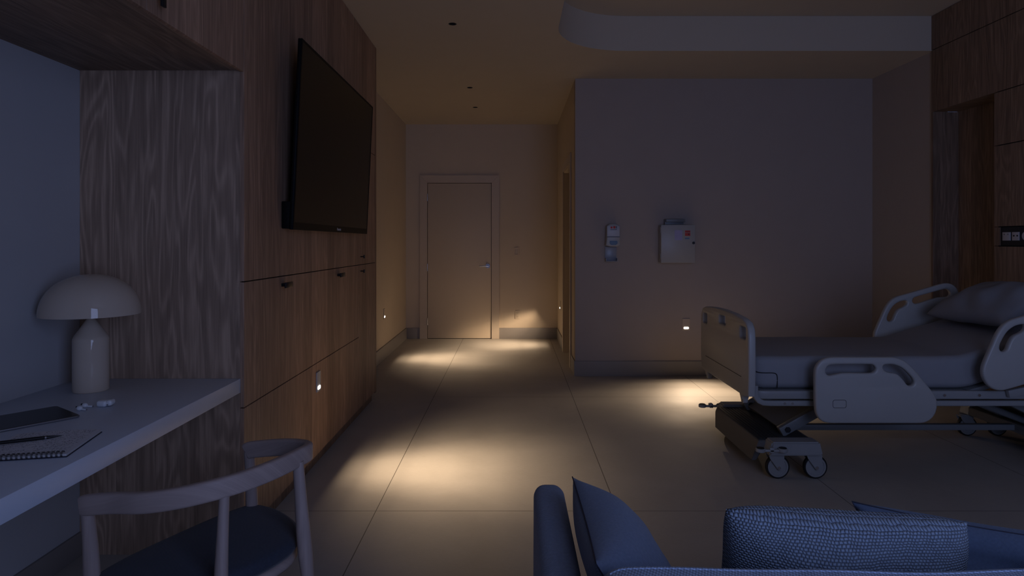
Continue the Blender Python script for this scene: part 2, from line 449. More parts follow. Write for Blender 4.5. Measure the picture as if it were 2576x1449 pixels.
# baseboards
def baseboard(name, mb): struct(name, mb, M_base)
BH = .15
baseboard('baseboard_main', MB().box(XHR-.012, XR, YM-.014, YM, 0, BH, .002))
baseboard('baseboard_back_left', MB().box(XHL, DX0-.105, YB-.014, YB, 0, BH, .002))
baseboard('baseboard_back_right', MB().box(DX1+.105, XHR, YB-.014, YB, 0, BH, .002))
baseboard('baseboard_hall_left', MB().box(XHL, XHL+.014, 5.60, YB-.016, 0, BH, .002))
baseboard('baseboard_hall_right_far', MB().box(XHR-.012, XHR, OY1+.107, YB-.016, 0, BH, .002))
baseboard('baseboard_hall_right_near', MB().box(XHR-.012, XHR, YM+.001, OY0-.107, 0, BH, .002))
baseboard('baseboard_right', MB().box(XR-.014, XR, 5.61, YM-.016, 0, BH, .002))
baseboard('baseboard_left', MB().box(XL, XL+.012, -.70, 2.798, 0, .10, .002))
# shallow painted panel (bump-out line at the right of the main wall)
# hall door: leaf, handle, hinges, mitred casing
door = struct('door_1', MB().box(DX0+.0065, DX1-.0065, YB-.012, YB+.03, .008, DZ-.0065, .0015), M_door)
hx, hz = -.336, 1.008
obj('gap_shade', MB().box(DX0, DX0+.02, YB+.031, YB+.05, 0, DZ).box(DX1-.02, DX1, YB+.031, YB+.05, 0, DZ).box(DX0+.02, DX1-.02, YB+.031, YB+.05, DZ-.02, DZ).box(DX0, DX1, YB-.004, YB+.05, .0002, .006), M_dark, door, 'dark strips added as shade in the door gap')  # near-black strips added behind the gap to paint its shade
h = obj('door_handle', MB().cyl((hx, YB-.012, hz), (hx, YB-.022, hz), .032, 32, bev=.002).cyl((hx, YB-.022, hz), (hx, YB-.062, hz), .011, 20)
    .sweep([(hx+.012, YB-.062, hz), (hx-.03, YB-.066, hz), (hx-.115, YB-.064, hz-.002)], rsec(.016, .018, .006)), M_chrome, door, 'satin metal lever handle on a round rose')
for z in (1.955, .99, .22+.02):
    obj('hinge', MB().cyl((DX0+.003, YB-.024, z-.05), (DX0+.003, YB-.024, z+.05), .007, 12).box(DX0, DX0+.0064, YB-.022, YB+.01, z-.05, z+.05), M_chrome, door)
cw = .105
mb = MB()
def mitre(pts, y0, y1): mb.prism(pts, y0, y1, 'y', .0015)
mitre([(DX0-cw, 0), (DX0, 0), (DX0, DZ), (DX0-cw, DZ+cw)], YB-.024, YB-.0005)
mitre([(DX1, 0), (DX1+cw, 0), (DX1+cw, DZ+cw), (DX1, DZ)], YB-.024, YB-.0005)
mitre([(DX0+.0015, DZ), (DX1-.0015, DZ), (DX1+cw-.0015, DZ+cw), (DX0-cw+.0015, DZ+cw)], YB-.024, YB-.0005)
struct('trim_1', mb, M_trim)
# hall opening on the right: casing, lining and the inner door leaf standing ajar inside
mb = MB(); c2 = .10
mb.prism([(OY0-c2, 0), (OY0, 0), (OY0, OZ), (OY0-c2, OZ+c2)], XHR-.016, XHR-.0005, 'x', .0015)
mb.prism([(OY1, 0), (OY1+c2, 0), (OY1+c2, OZ+c2), (OY1, OZ)], XHR-.016, XHR-.0005, 'x', .0015)
mb.prism([(OY0, OZ+.001), (OY1, OZ+.001), (OY1+c2, OZ+c2), (OY0-c2, OZ+c2)], XHR-.016, XHR-.0005, 'x', .0015)
mb.box(XHR, XHR+T, OY0, OY0+.012, 0, OZ).box(XHR, XHR+T, OY1-.012, OY1, 0, OZ).box(XHR, XHR+T, OY0+.012, OY1-.012, OZ-.012, OZ)
struct('trim_2', mb, M_trim)
d2 = struct('door_2', MB().box(XHR+.09, XHR+.13, OY0+.016, OY1-.016, .03, OZ-.016, .0015), M_door)
obj('door_handle', MB().cyl((XHR+.09, OY0+.08, 1.0), (XHR+.045, OY0+.08, 1.0), .011, 16).box(XHR+.038, XHR+.05, OY0+.07, OY0+.19, .992, 1.01, .004), M_chrome, d2)
# ------------------------------------------------------------------ left joinery
def pull(x, y, z, parent, length=.105, vertical=False, knob=False):
    mb = MB()
    if knob: mb.cyl((x, y, z), (x+.026, y, z), .004, 12).box(x+.024, x+.032, y-.011, y+.011, z-.013, z+.013, .0015)
    elif vertical: mb.box(x, x+.03, y-.007, y+.007, z-.022, z+.022, .001).box(x+.028, x+.036, y-.012, y+.012, z-length/2, z+length/2, .001)
    else: mb.box(x, x+.028, y-.022, y+.022, z-.008, z+.008, .001).box(x+.026, x+.034, y-length/2, y+length/2, z-.0135, z+.0135, .001)
    return obj('handle', mb, M_black, parent, 'matt black metal pull')
DT = .018; XD = XW-DT     # door thickness / carcass face
G = .0024
def panel(name, y0, y1, z0, z1, par, gv=.0007): return obj(name, MB().box(XD+.0005, XW, y0+gv, y1-gv, z0+G, z1-G, .0006, 1), M_wood, par)
cab = thing('wall_cabinet', 'full-height oak veneer wall cabinet behind the television, beside the desk', 'cabinet', (-1.5, 3.8, 0))
obj('body', MB().box(XL+.001, XD, 2.8195, 4.893, .085, ZC-.001).box(XL+.001, -1.184, 2.8195, 4.893, 0, .085), M_dark, cab, 'dark carcass seen in the joints')
obj('side_panel', MB().box(XL+.001, XD, 2.80, 2.819, 0, ZC-.001, .0005, 1), M_woodn, cab)
obj('toe_kick', MB().box(-1.1845, -1.1835, 2.8195, 4.893, 0, .083), M_woodd, cab)
panel('drawer_front', 2.80, 3.75, .085, .626, cab); panel('drawer_front', 3.75, 4.894, .085, .626, cab)
d = panel('door', 2.80, 3.75, .626, 1.165, cab); pull(XW, 3.275, 1.122, d)
d = panel('door', 3.75, 4.894, .626, 1.165, cab); pull(XW, 4.315, 1.120, d)
panel('upper_panel', 2.80, 3.75, 1.165, ZC, cab); panel('upper_panel', 3.75, 4.894, 1.165, ZC, cab)
clo = thing('closet', 'narrow oak veneer closet at the hall end, past the television', 'closet', (-1.5, 5.2, 0))
obj('body', MB().box(XL+.001, XD, 4.896, 5.51, .085, ZC-.001).box(XL+.001, -1.184, 4.896, 5.53, 0, .085), M_dark, clo)
obj('toe_kick', MB().box(-1.1845, -1.1835, 4.896, 5.53, 0, .083), M_woodd, clo)
d = panel('door', 4.896, 5.478, .085, 1.165, clo); pull(XW, 4.955, 1.117, d, knob=True)
d = panel('door', 4.896, 5.478, 1.165, 2.06, clo); pull(XW, 4.955, 1.226, d, knob=True)
panel('upper_panel', 4.896, 5.478, 2.06, ZC, clo)
obj('end_panel', MB().box(XL+.001, XW, 5.512, 5.53, .075, ZC-.001, .0005, 1).box(XD, XW, 5.480, 5.5115, .075, ZC-.001, .0005, 1), M_wood, clo)
ZO = 2.063
oh = thing('overhead_cabinet', 'oak veneer overhead cabinet hung above the desk', 'cabinet', (-1.5, 1.7, ZO))
obj('body', MB().box(XL+.001, XD, .60, 2.798, ZO+.004, ZC-.001), M_woody, oh)
for y0, y1 in ((2.053, 2.798), (1.30, 2.053), (.60, 1.30)):
    d = obj('door', MB().box(XD+.002, XW, y0+G, y1-G, ZO-.002, ZC-.003, .0006, 1), M_wood, oh)
    pull(XW, y0+.04, 2.137, d, vertical=True)
dk = obj('built_in_desk', MB().box(XL+.001, -1.157, .60, 2.798, .692, .753, .003), M_desk, origin=(-1.5, 1.7, .692))
tag(dk, 'long pale grey built-in desk top fixed along the left wall', 'desk')
# ------------------------------------------------------------------ television
tv = thing('television', 'large black flat television mounted on the oak cabinet, switched off', 'television', (XW, 4.065, 1.396))
w, hgt = 1.65, .948; th = math.atan2(.045, .947)
MT = Matrix.Translation(Vector((-1.0805, 4.065, 1.396))) @ Matrix.Rotation(th, 4, 'Y')
mb = MB(); bz, bb = .013, .038
mb.box(-.022, -.004, -w/2, w/2, 0, hgt, .004, 2, MT)
mb.box(-.006, 0, -w/2, -w/2+bz, 0, hgt, .001, 1, MT).box(-.006, 0, w/2-bz, w/2, 0, hgt, .001, 1, MT)
mb.box(-.006, 0, -w/2+bz, w/2-bz, hgt-bz, hgt, .001, 1, MT).box(-.006, 0, -w/2+bz, w/2-bz, 0, bb, .001, 1, MT)
obj('casing', mb, M_tv, tv)
obj('screen', MB().box(-.005, -.002, -w/2+bz, w/2-bz, bb, hgt-bz, 0, 1, MT), M_screen, tv)
# logo printed on the lower bezel
ML = MT @ basis((.0003, 0.03, bb*.5), (0, 1, 0), (0, 0, 1), (1, 0, 0))
obj('logo', text_mb('Panasonic', .024, ML, .0004), M_logo, tv, 'small silver maker name')
obj('rear_housing', MB().box(XW+.002, -1.094, 3.25, 4.85, 1.402, 1.537, .004), M_tv, tv)
obj('wall_bracket', MB().box(XW+.0005, -1.085, 3.8, 4.33, 1.56, 1.95, .003), M_black, tv)
# ------------------------------------------------------------------ night lights
def optic(l, out):
    """the lens of a night light: throws its light down and away from the wall, in a wide low fan"""
    l.use_nodes = True; nt = l.node_tree; N, L = nt.nodes, nt.links
    em = N['Emission']
    tc = N.new('ShaderNodeTexCoord')
    def dot(v):
        n = N.new('ShaderNodeVectorMath'); n.operation = 'DOT_PRODUCT'; L.new(tc.outputs['Normal'], n.inputs[0]); n.inputs[1].default_value = v; return n.outputs['Value']
    def m(op, a, b=None):
        n = N.new('ShaderNodeMath'); n.operation = op
        for k, v in enumerate((a, b)):
            if v is None: continue
            if isinstance(v, bpy.types.NodeSocket): L.new(v, n.inputs[k])
            else: n.inputs[k].default_value = v
        return n.outputs[0]
    sgn = SIGN
    o_, d_, s_ = dot(out*sgn), dot(Vector((0, 0, -1))*sgn), dot(Vector((0, 0, 1)).cross(out))
    th = m('DIVIDE', m('ARCTAN2', o_, d_), PI)                    # 0 straight down, .5 level
    ta = m('DIVIDE', m('ABSOLUTE', m('ARCSINE', s_)), PI/2)
    def ramp(f, pts):
        n = N.new('ShaderNodeValToRGB'); L.new(f, n.inputs[0]); e = n.color_ramp.elements
        while len(e) < len(pts): e.new(.5)
        for k, (p, v) in enumerate(pts): e[k].position = p; e[k].color = (v, v, v, 1)
        return n.outputs[0]
    A_ = ramp(th, [(p/180, v) for p, v in ((12, 0), (27, .09), (45, .38), (57, .84), (65, 1), (71, .64), (76, .20), (81, .04), (88, .0), (100, 0))])
    B_ = ramp(ta, [(p/90, v) for p, v in ((0, 1), (14, .93), (24, .68), (33, .42), (43, .28), (54, .15), (64, .0))])
    L.new(m('MULTIPLY', A_, B_), em.inputs['Strength'])
SIGN = 1.0
def night_light(loc, out, label, gain=1.0):
    """loc: wall point; out: unit vector off the wall"""
    out = Vector(out); side = Vector((0, 0, 1)).cross(out)
    t = thing('night_light', label, 'night light', loc, 'glowing wall plate night lights')
    M = basis(loc, side, (0, 0, 1), out)
    mb = MB().plate(rrect(-.038, .038, -.0585, .0585, .006), [], .006, .0015, M @ MX((0, 0, .0035)))
    obj('plate', mb, M_grey if 'wooden' in label else M_trim, t)
    obj('lens', MB().plate(rrect(-.0255, .0255, -.0105, .0105, .0095), [], .003, .001, M @ MX((0, -.034, .0085))), M_led, t, 'glowing lens')
    l = bpy.data.lights.new('night_light_beam', 'POINT'); l.energy = LED_POWER*gain; l.color = WARM
    l.shadow_soft_size = .018
    optic(l, out)
    o = bpy.data.objects.new('night_light_beam', l); COL.objects.link(o); o.parent = t
    o.location = out*.030+Vector((0, 0, -.034))
NZ = .514
night_light((1.738, YM, NZ), (0, -1, 0), 'glowing night light plate on the painted wall left of the bed')
night_light((XW, 3.864, NZ), (1, 0, 0), 'glowing night light plate on the wooden cabinet below the television', 1.2)
night_light((XHL, 7.54, NZ), (1, 0, 0), 'glowing night light plate on the hall wall left of the door', 1.07)
night_light((XHR, 8.55, NZ), (-1, 0, 0), 'glowing night light plate on the hall wall right of the door', 1.07)
# ------------------------------------------------------------------ ceiling downlights
for y, lab in zip(DL, ('nearest', 'middle', 'farthest')):
    t = thing('recessed_downlight', '%s of three small black round downlights in a row on the hall ceiling' % lab, 'ceiling light', (-.445, y, ZC), 'unlit round downlights in the ceiling')
    obj('trim_ring', MB().lathe([(.0255, .012), (.0255, -.001), (.031, -.001), (.031, 0.0), (.0268, .0), (.0268, .012)], 40, MX((-.445, y, ZC)), False), M_black, t)
    obj('lamp_cup', MB().lathe([(.0255, 0.0), (.020, .06), (.0, .065)], 32, MX((-.445, y, ZC)), False), M_dark, t)
# ------------------------------------------------------------------ switch and outlet on the end wall
t = thing('light_switch', 'pale rocker light switch on the end wall right of the door', 'switch', (.06, YB, 1.21))
obj('plate', MB().plate(rrect(-.035, .035, -.058, .058, .004), [rrect(-.0175, .0175, -.034, .034, .002)], .009, .0012, basis((.061, YB-.005, 1.206), (1, 0, 0), (0, 0, 1), (0, -1, 0))), M_door, t)
obj('rocker', MB().box(.061-.0165, .061+.0165, YB-.007, YB-.0005, 1.206-.033, 1.206+.033, .002), M_trim, t)
t = thing('wall_outlet', 'pale duplex power outlet low on the end wall right of the door', 'outlet', (.075, YB, .33))
obj('plate', MB().plate(rrect(-.035, .035, -.058, .058, .004), [], .007, .0012, basis((.077, YB-.004, .332), (1, 0, 0), (0, 0, 1), (0, -1, 0))), M_door, t)
for dz in (-.024, .024):
    mb = MB().box(.077-.016, .077+.016, YB-.0095, YB-.0072, .332+dz-.015, .332+dz+.015, .002)
    r = obj('receptacle', mb, M_door, t)
    pieces('slot', [MB().box(.069, .0715, YB-.0105, YB-.0094, .332+dz-.003, .332+dz+.007), MB().box(.0825, .085, YB-.0105, YB-.0094, .332+dz-.003, .332+dz+.007), MB().box(.0755, .0785, YB-.0105, YB-.0094, .332+dz-.011, .332+dz-.007)], M_dark, r)
# ------------------------------------------------------------------ soap dispenser
sx, sy = .995, YM
t = thing('hand_sanitizer_dispenser', 'tall white hand sanitizer dispenser with drip tray on the painted wall', 'dispenser', (sx, sy, 1.15))
S = lambda px: (px-1539)*6.5/1650; Zp = lambda y: EYE-(y-610)*6.47/1650
hp = [(S(1523), Zp(600)), (S(1524), Zp(568)), (S(1530), Zp(564)), (S(1539), Zp(563)), (S(1549), Zp(564)), (S(1555), Zp(568)), (S(1556), Zp(600)),
      (S(1557), Zp(617)), (S(1549), Zp(620.5)), (S(1531), Zp(620.5)), (S(1521), Zp(617))]
Md = basis((sx, sy-.05, 0), (1, 0, 0), (0, 0, 1), (0, -1, 0))
obj('housing', MB().plate(hp, [], .098, .008, Md), M_plastic, t)
obj('front_label', MB().box(sx-.060, sx+.062, sy-.1035, sy-.100, Zp(596), Zp(569), .001), plain('label_sheet', (.50, .52, .58), .4), t)
pieces('brand_mark', [MB().box(sx-.026, sx-.008, sy-.106, sy-.1036, Zp(575), Zp(570)), MB().box(sx+.0, sx+.022, sy-.106, sy-.1036, Zp(575), Zp(569))], M_red, t)
pieces('printed_band', [MB().box(sx-.028, sx+.036, sy-.1055, sy-.1036, Zp(578.5), Zp(577.4)), MB().box(sx+.028, sx+.034, sy-.1055, sy-.1036, Zp(575), Zp(569)), MB().box(sx-.060, sx+.063, sy-.1055, sy-.1036, Zp(596.6), Zp(595.4))], M_ink, t)
obj('push_button', MB().plate([(S(1531)+.0, Zp(606)), (S(1549), Zp(606)), (S(1550), Zp(612)), (S(1546), Zp(616)), (S(1534), Zp(616)), (S(1530), Zp(612))], [], .012, .002, basis((sx, sy-.100, 0), (1, 0, 0), (0, 0, 1), (0, -1, 0))), M_blue, t, 'pale blue push panel')
obj('drip_tray', MB().box(sx-.068, sx+.047, sy-.012, sy-.0005, Zp(657), Zp(621), .002).box(sx-.068, sx-.062, sy-.085, sy-.012, Zp(657), Zp(650), .001).box(sx+.041, sx+.047, sy-.085, sy-.012, Zp(657), Zp(650), .001).box(sx-.068, sx+.047, sy-.085, sy-.012, Zp(658), Zp(656.6), .001), M_skirt, t)
# ------------------------------------------------------------------ sharps cabinet
t = thing('sharps_container_cabinet', 'square off-white sharps cabinet with paper label and red sticker on the painted wall', 'sharps container', (1.63, YM, 1.13))
X0, X1, YF_ = 1.461, 1.79, YM-.13
obj('body', MB().box(X0, X1, YF_+.018, YM-.0005, 1.135, 1.504, .004), M_plastic, t)
dd = obj('door', MB().box(X0-.002, X1+.003, YF_, YF_+.0165, 1.133, 1.506, .005), M_plastic, t)
obj('lock', MB().cyl((X1-.014, YF_, 1.328), (X1-.014, YF_-.012, 1.328), .0125, 20, bev=.002), M_black, dd, 'black round lock')
obj('paper_label', MB().box(X0+.130, X0+.207, YF_-.0012, YF_-.0001, 1.356, 1.454), M_paper, dd, 'pale violet paper label')
pieces('warning_sticker', [MB().box(X0+.232, X0+.284, YF_-.0012, YF_-.0001, 1.397, 1.427), MB().box(X0+.232, X0+.284, YF_-.0012, YF_-.0001, 1.431, 1.450)], M_red, dd, 'red warning sticker')
pieces('symbol', [MB().plate([(X0+.262, 1.420), (X0+.277, 1.420), (X0+.2695, 1.403)], [], .0008, 0, basis((0, YF_-.0015, 0), (1, 0, 0), (0, 0, 1), (0, -1, 0))), MB().box(X0+.235, X0+.281, YF_-.0018, YF_-.0011, 1.436, 1.439)], M_ink, dd)
obj('small_label', MB().box(X0+.232, X0+.275, YF_-.0012, YF_-.0001, 1.366, 1.380), M_blue, dd)
for z in (1.165, 1.425):
    obj('hinge', MB().box(X0-.006, X0-.0021, YF_+.004, YF_+.03, z, z+.06, .001), M_plastic, t)
obj('feed_slot', MB().box(1.515, 1.700, YM-.05, YM-.0005, 1.505, 1.565, .003).box(1.520, 1.708, YM-.085, YM-.05, 1.534, 1.565, .003).box(1.503, 1.712, YM-.09, YM-.0005, 1.504, 1.512, .002), M_bedmetal2, t, 'dark slotted drop opening')
# ------------------------------------------------------------------ headwall (right joinery)
XF = 3.58; XN = 3.80; YN0, YN1 = 4.87, 5.575
hw = thing('headwall', 'floor-to-ceiling dark oak headwall with a tall niche behind the bed head', 'wall panelling', (3.7, 3.5, 0))
obj('carcass', MB().box(XF+.019, 3.835, .30, YN0-.018, 0.0, ZT-.002).box(XN+.001, 3.835, YN0-.017, 5.598, 0.0, ZT-.002).box(XF+.019, XN, YN0-.016, 5.597, 2.46, ZT-.002), M_dark, hw)
def hp_(name, y0, y1, z0, z1): return obj(name, MB().box(XF, XF+.018, y0, y1-.0, z0+.0035, z1-.0035, .0008, 1), M_woodd, hw)
hp_('wall_panel', .30, 5.598, 2.971, ZT); hp_('wall_panel', .30, 5.598, 2.442, 2.971)
hp_('wall_panel', .30, YN0-.001, 2.047, 2.442); hp_('wall_panel', .30, YN0-.001, 1.448, 2.047)
hp_('wall_panel', 4.812, YN0-.001, 1.307, 1.448); hp_('wall_panel', .30, YN0-.001, .0, 1.307)
obj('niche_side', MB().box(XF, XN, 5.577, 5.598, 0, 2.444), M_woodd, hw)
obj('niche_side', MB().box(XF+.0185, XN, YN0-.016, YN0, 0, 2.444), M_woodd, hw)
obj('niche_back', MB().box(XN-.004, XN, YN0+.0005, 5.5765, 0, 2.444), M_woodd, hw)
obj('niche_top', MB().box(XF+.0005, XN, YN0-.016, 5.5765, 2.4447, 2.459), M_woodd, hw)
sp = thing('service_panel', 'black service panel strip with sockets on the headwall beside the bed', 'outlet panel', (XF, 4.2, 1.38))
obj('panel', MB().box(XF+.004, XF+.018, .9, 4.810, 1.3115, 1.4445, .001), M_black, sp)
def sock(y0, y1, z0, z1, slots):
    s = obj('socket', MB().box(XF-.003, XF+.004, y0, y1, z0, z1, .001), M_socket, sp)
    for (cy, cz, w_, h_) in slots: obj('slot', MB().box(XF-.0045, XF-.0028, cy-w_/2, cy+w_/2, cz-h_/2, cz+h_/2), M_dark, s)
sock(4.712, 4.785, 1.347, 1.407, [(4.765, 1.392, .003, .010), (4.731, 1.392, .003, .010)])
sock(4.630, 4.694, 1.347, 1.407, [(4.675, 1.381, .012, .010), (4.643, 1.381, .012, .010)])
s = obj('gas_outlet', MB().cyl((XF+.004, 4.565, 1.378), (XF-.010, 4.565, 1.378), .030, 28, bev=.002), M_socket, sp)
for y in (4.44, 4.30): sock(y, y+.07, 1.347, 1.407, [(y+.018, 1.392, .003, .010), (y+.052, 1.392, .003, .010)])
# ------------------------------------------------------------------ hospital bed
YNr, YFr = 3.70, 4.52
bed = thing('hospital_bed', 'adjustable hospital bed with grey moulded side rails against the headwall', 'bed', (2.4, 4.11, 0))
# footboard
fb = [(-.455, .475), (-.465, .60), (-.462, .80), (-.452, .85), (-.42, .883), (-.36, .898), (-.2, .911), (0, .916), (.2, .911), (.36, .898), (.42, .883), (.452, .85), (.462, .80), (.465, .60), (.455, .475),
      (.40, .462), (.36, .455), (.352, .435), (.330, .432), (.310, .46), (0, .46), (-.310, .46), (-.330, .432), (-.352, .435), (-.36, .455), (-.40, .462)]
def hole(c, z0, z1, w_): return rrect(c-w_/2, c+w_/2, z0, z1, .014, 3)
fh = [hole(-.365, .785, .852, .095), hole(0, .822, .876, .13), hole(.365, .785, .852, .095)]
Mf = basis((1.335, 4.105, 0), (0, 1, 0), (0, 0, 1), (1, 0, 0))
fbo = obj('footboard', MB().plate(fb, fh, .042, .010, Mf), M_plastic, bed)
obj('seam_line', MB().box(1.3125, 1.3142, 3.76, 4.45, .5635, .566), M_dark, fbo)
for s in (-1, 1):
    obj('mounting_peg', MB().prism([(4.105+s*.335-.035, .475), (4.105+s*.335+.035, .475), (4.105+s*.335+.017, .415), (4.105+s*.335-.017, .415)], 1.322, 1.35, 'x', .003), M_plastic, fbo)
# side rails: outline taken in metres, x along the bed from the square end, z up
def px2(pts, ox=2048.0, oy=1064.0): return [((2020+x/2.588-ox)*3.58/1650, (oy-(700+y/2.588))*3.58/1650) for x, y in pts]
rail_o = px2([(72, 620), (80, 575), (105, 540), (140, 520), (190, 512), (300, 512), (420, 512), (520, 512), (590, 514), (650, 535), (705, 580), (760, 645), (810, 705), (845, 752), (862, 795), (863, 835), (850, 880), (822, 915), (785, 935), (740, 941), (600, 941), (400, 941), (240, 941), (160, 939), (115, 925), (86, 890), (76, 840), (72, 740)])
rail_h1 = px2([(190, 560), (300, 558), (420, 558), (450, 562), (467, 585), (452, 610), (410, 616), (300, 614), (240, 616), (195, 626), (160, 630), (143, 615), (142, 590), (158, 568)])
rail_h2 = px2([(540, 559), (585, 560), (640, 583), (695, 635), (714, 668), (709, 690), (690, 698), (668, 690), (645, 660), (605, 622), (550, 610), (525, 600), (512, 580), (518, 564)])
rail_o, rail_h1, rail_h2 = catmull(rail_o, 4), catmull(rail_h1, 4), catmull(rail_h2, 4)
label_in = px2(rrect(183, 272, 787, 840, 14, 4)); label_in2 = px2(rrect(185.5, 269.5, 789.5, 837.5, 12, 4))
def side_rail(x0, z0, yc, ang=0, mirror=False, depth=.036, brackets=True, face=-1):
    """face -1: outer side looks towards the window (-y), +1: towards the painted wall"""
    f = (lambda p: [(-q[0], q[1]) for q in p][::-1]) if mirror else (lambda p: p)
    M = Matrix.Translation(Vector((x0, yc, z0))) @ Matrix.Rotation(-ang, 4, 'Y') @ basis((0, 0, 0), (1, 0, 0), (0, 0, 1), (0, -1, 0))
    o = obj('side_rail', MB().plate(f(rail_o), [f(rail_h1), f(rail_h2)], depth, .011, M), M_plastic, bed)
    mo = M @ MX((0, 0, depth/2*(-face)))
    obj('release_panel', MB().plate(f(label_in), [f(label_in2)], .0008, 0, mo), M_dark, o, 'thin outline of the release panel')
    if brackets:
        sgn = 1 if face < 0 else -1
        for dx in ((.14, .24) if mirror else (.18, .45)):
            p = M @ Vector((-dx if mirror else dx, .09, 0))
            mb = MB().box(p.x-.022, p.x+.022, min(p.y+sgn*.0185, p.y+sgn*.034), max(p.y+sgn*.0185, p.y+sgn*.034), .425, p.z, .004)
            mb.box(p.x-.022, p.x+.022, min(p.y+sgn*.030, p.y+sgn*.085), max(p.y+sgn*.030, p.y+sgn*.085), .42, .446, .004)
            obj('rail_bracket', mb, M_bedmetal, o)
    return o
side_rail(1.649, .348, 3.58)
side_rail(3.235, .720, 4.655, math.radians(16), True, face=1)
o_ = side_rail(3.235, .685, 3.585, math.radians(16), True)
# frame
for yc in (3.686, 4.534):
    obj('deck_rail', MB().sweep([(1.378, yc+(.03 if yc < 4 else -.03), .478), (1.386, yc+(.012 if yc < 4 else -.012), .478), (1.405, yc+(.002 if yc < 4 else -.002), .478), (1.44, yc, .478), (3.50, yc, .478)], rsec(.026, .046, .006)), M_bedmetal, bed)
mb = MB()
for y in (3.69, 4.53):
    path = [(1.365, y, .53), (1.365, y, .49), (1.37, y, .465), (1.385, y, .445), (1.41, y, .433), (1.45, y, .431), (3.50, y, .431)]
    mb.sweep(path, rsec(.030, .038, .006), up=(0, 1, 0))
for x in (1.45, 2.4, 3.45): mb.box(x-.02, x+.02, 3.70, 4.52, .415, .447, .003)
obj('main_frame', mb, M_bedmetal, bed)
for x in (1.527, 1.570, 2.42, 2.615): 
    z = .431 if x < 2 else .478
    y0 = 3.674 if x < 2 else 3.671
    obj('bolt', MB().cyl((x, y0, z), (x, y0-.004, z), .0075, 16), M_chrome, bed)
obj('deck', MB().box(1.40, 2.56, 3.705, 4.515, .470, .500, .003), M_bedmetal2, bed)
HA = math.radians(17)
Mh = Matrix.Translation(Vector((2.577, 0, .500))) @ Matrix.Rotation(-HA, 4, 'Y')
obj('head_deck', MB().box(0, .86, 3.705, 4.515, -.028, -.002, .003, 2, Mh), M_bedmetal2, bed)
obj('deck_hinge_arm', MB().box(0, .30, 3.640, 3.668, -.02, .02, .003, 2, Matrix.Translation(Vector((2.76, 0, .49))) @ Matrix.Rotation(-math.radians(12), 4, 'Y')), M_bedmetal, bed)
# base: foot and head cross decks
for nm, xa, xb in (('foot', 1.394, 1.72), ('head', 3.13, 3.46)):
    mb = MB(); ya, yb = 3.735, 4.50
    mb.prism([(xa, .065), (xa, .175), (xa+.012, .205), (xb, .205), (xb, .15), (xa+.03, .15), (xa+.03, .065)] if nm == 'foot' else [(xa, .15), (xa, .205), (xb-.012, .205), (xb, .175), (xb, .065), (xb-.03, .065), (xb-.03, .15)], ya, yb, 'y', .003)
    for v in mb.bm.verts:
        if v.co.z < .10 and v.co.y < ya+.05: v.co.y += .085
    cv = obj('base_cover', mb, M_bedplate, bed, 'moulded base cover')
    mb = MB().box(xa+.016, xb-.016, ya+.015, yb-.015, .2052, .2085, .001)
    for k in range(6):
        xx = xa+.030+k*.021
        mb.box(xx, xx+.011, ya+.03, yb-.03, .208, .2115, .001)
    obj('tread_plate', mb, M_tread, cv, 'dark ribbed tread plate')
    for y0, y1 in ((3.645, 3.745), (4.49, 4.59)):
        x0, x1 = (1.436, 1.72) if nm == 'foot' else (3.13, 3.414)
        obj('caster_housing', MB().prism([(x0-.006, .146), (x1+.012, .146), (x1-.006, .222), (x0+.012, .222)], y0, y1, 'y', .008), M_bedmetal, bed)
obj('base_rail', MB().box(1.72, 3.14, 4.085, 4.125, .163, .198, .003), M_bedmetal2, bed)
def caster(x, y):
    mb = MB()
    for s in (-1, 1):
        mb.prism([(x-.058, .140), (x+.030, .140), (x+.030, .062), (x+.014, .052), (x-.004, .054), (x-.05, .118)], y+s*.024-.003, y+s*.024+.003, 'y', .0015)
    mb.box(x-.052, x+.028, y-.026, y+.026, .132, .141, .002)
    mb.cyl((x-.012, y, .1405), (x-.012, y, .150), .034, 28)
    f = obj('caster_fork', mb, M_bedmetal, bed)
    Mw = Matrix.Translation(Vector((x, y, .067))) @ Matrix.Rotation(PI/2, 4, 'X')
    wh = obj('wheel', MB().lathe([(.0, -.010), (.046, -.010), (.048, -.013), (.058, -.013), (.058, .013), (.048, .013), (.046, .010), (0, .010)], 48, Mw), M_bedmetal, f)
    obj('tire', MB().lathe([(.0572, -.014), (.0625, -.014), (.0665, -.009), (.0668, 0), (.0665, .009), (.0625, .014), (.0572, .014)], 48, Mw, False), M_rubber, f)
    obj('axle', MB().cyl((x, y-.030, .067), (x, y+.030, .067), .009, 16), M_chrome, f)
for x in (1.50, 1.713, 3.14, 3.35):
    for y in (3.71, 4.53): caster(x, y)
def pedal(x, y):
    mb = MB().box(x-.06, x+.06, y-.010, y+.012, .176, .190, .004).box(x-.012, x+.012, y-.01, y+.03, .172, .20, .003)
    for dx in (-.062, .062): mb.cyl((x+dx, y, .176), (x+dx, y, .196), .026, 24, bev=.003)
    p = obj('brake_pedal', mb, M_bedmetal, bed)
    for dx in (-.062, .062): obj('pedal_pad', MB().cyl((x+dx, y, .1962), (x+dx, y, .199), .020, 24), M_rubber, p)
pedal(1.435, 3.625); pedal(1.40, 4.61)
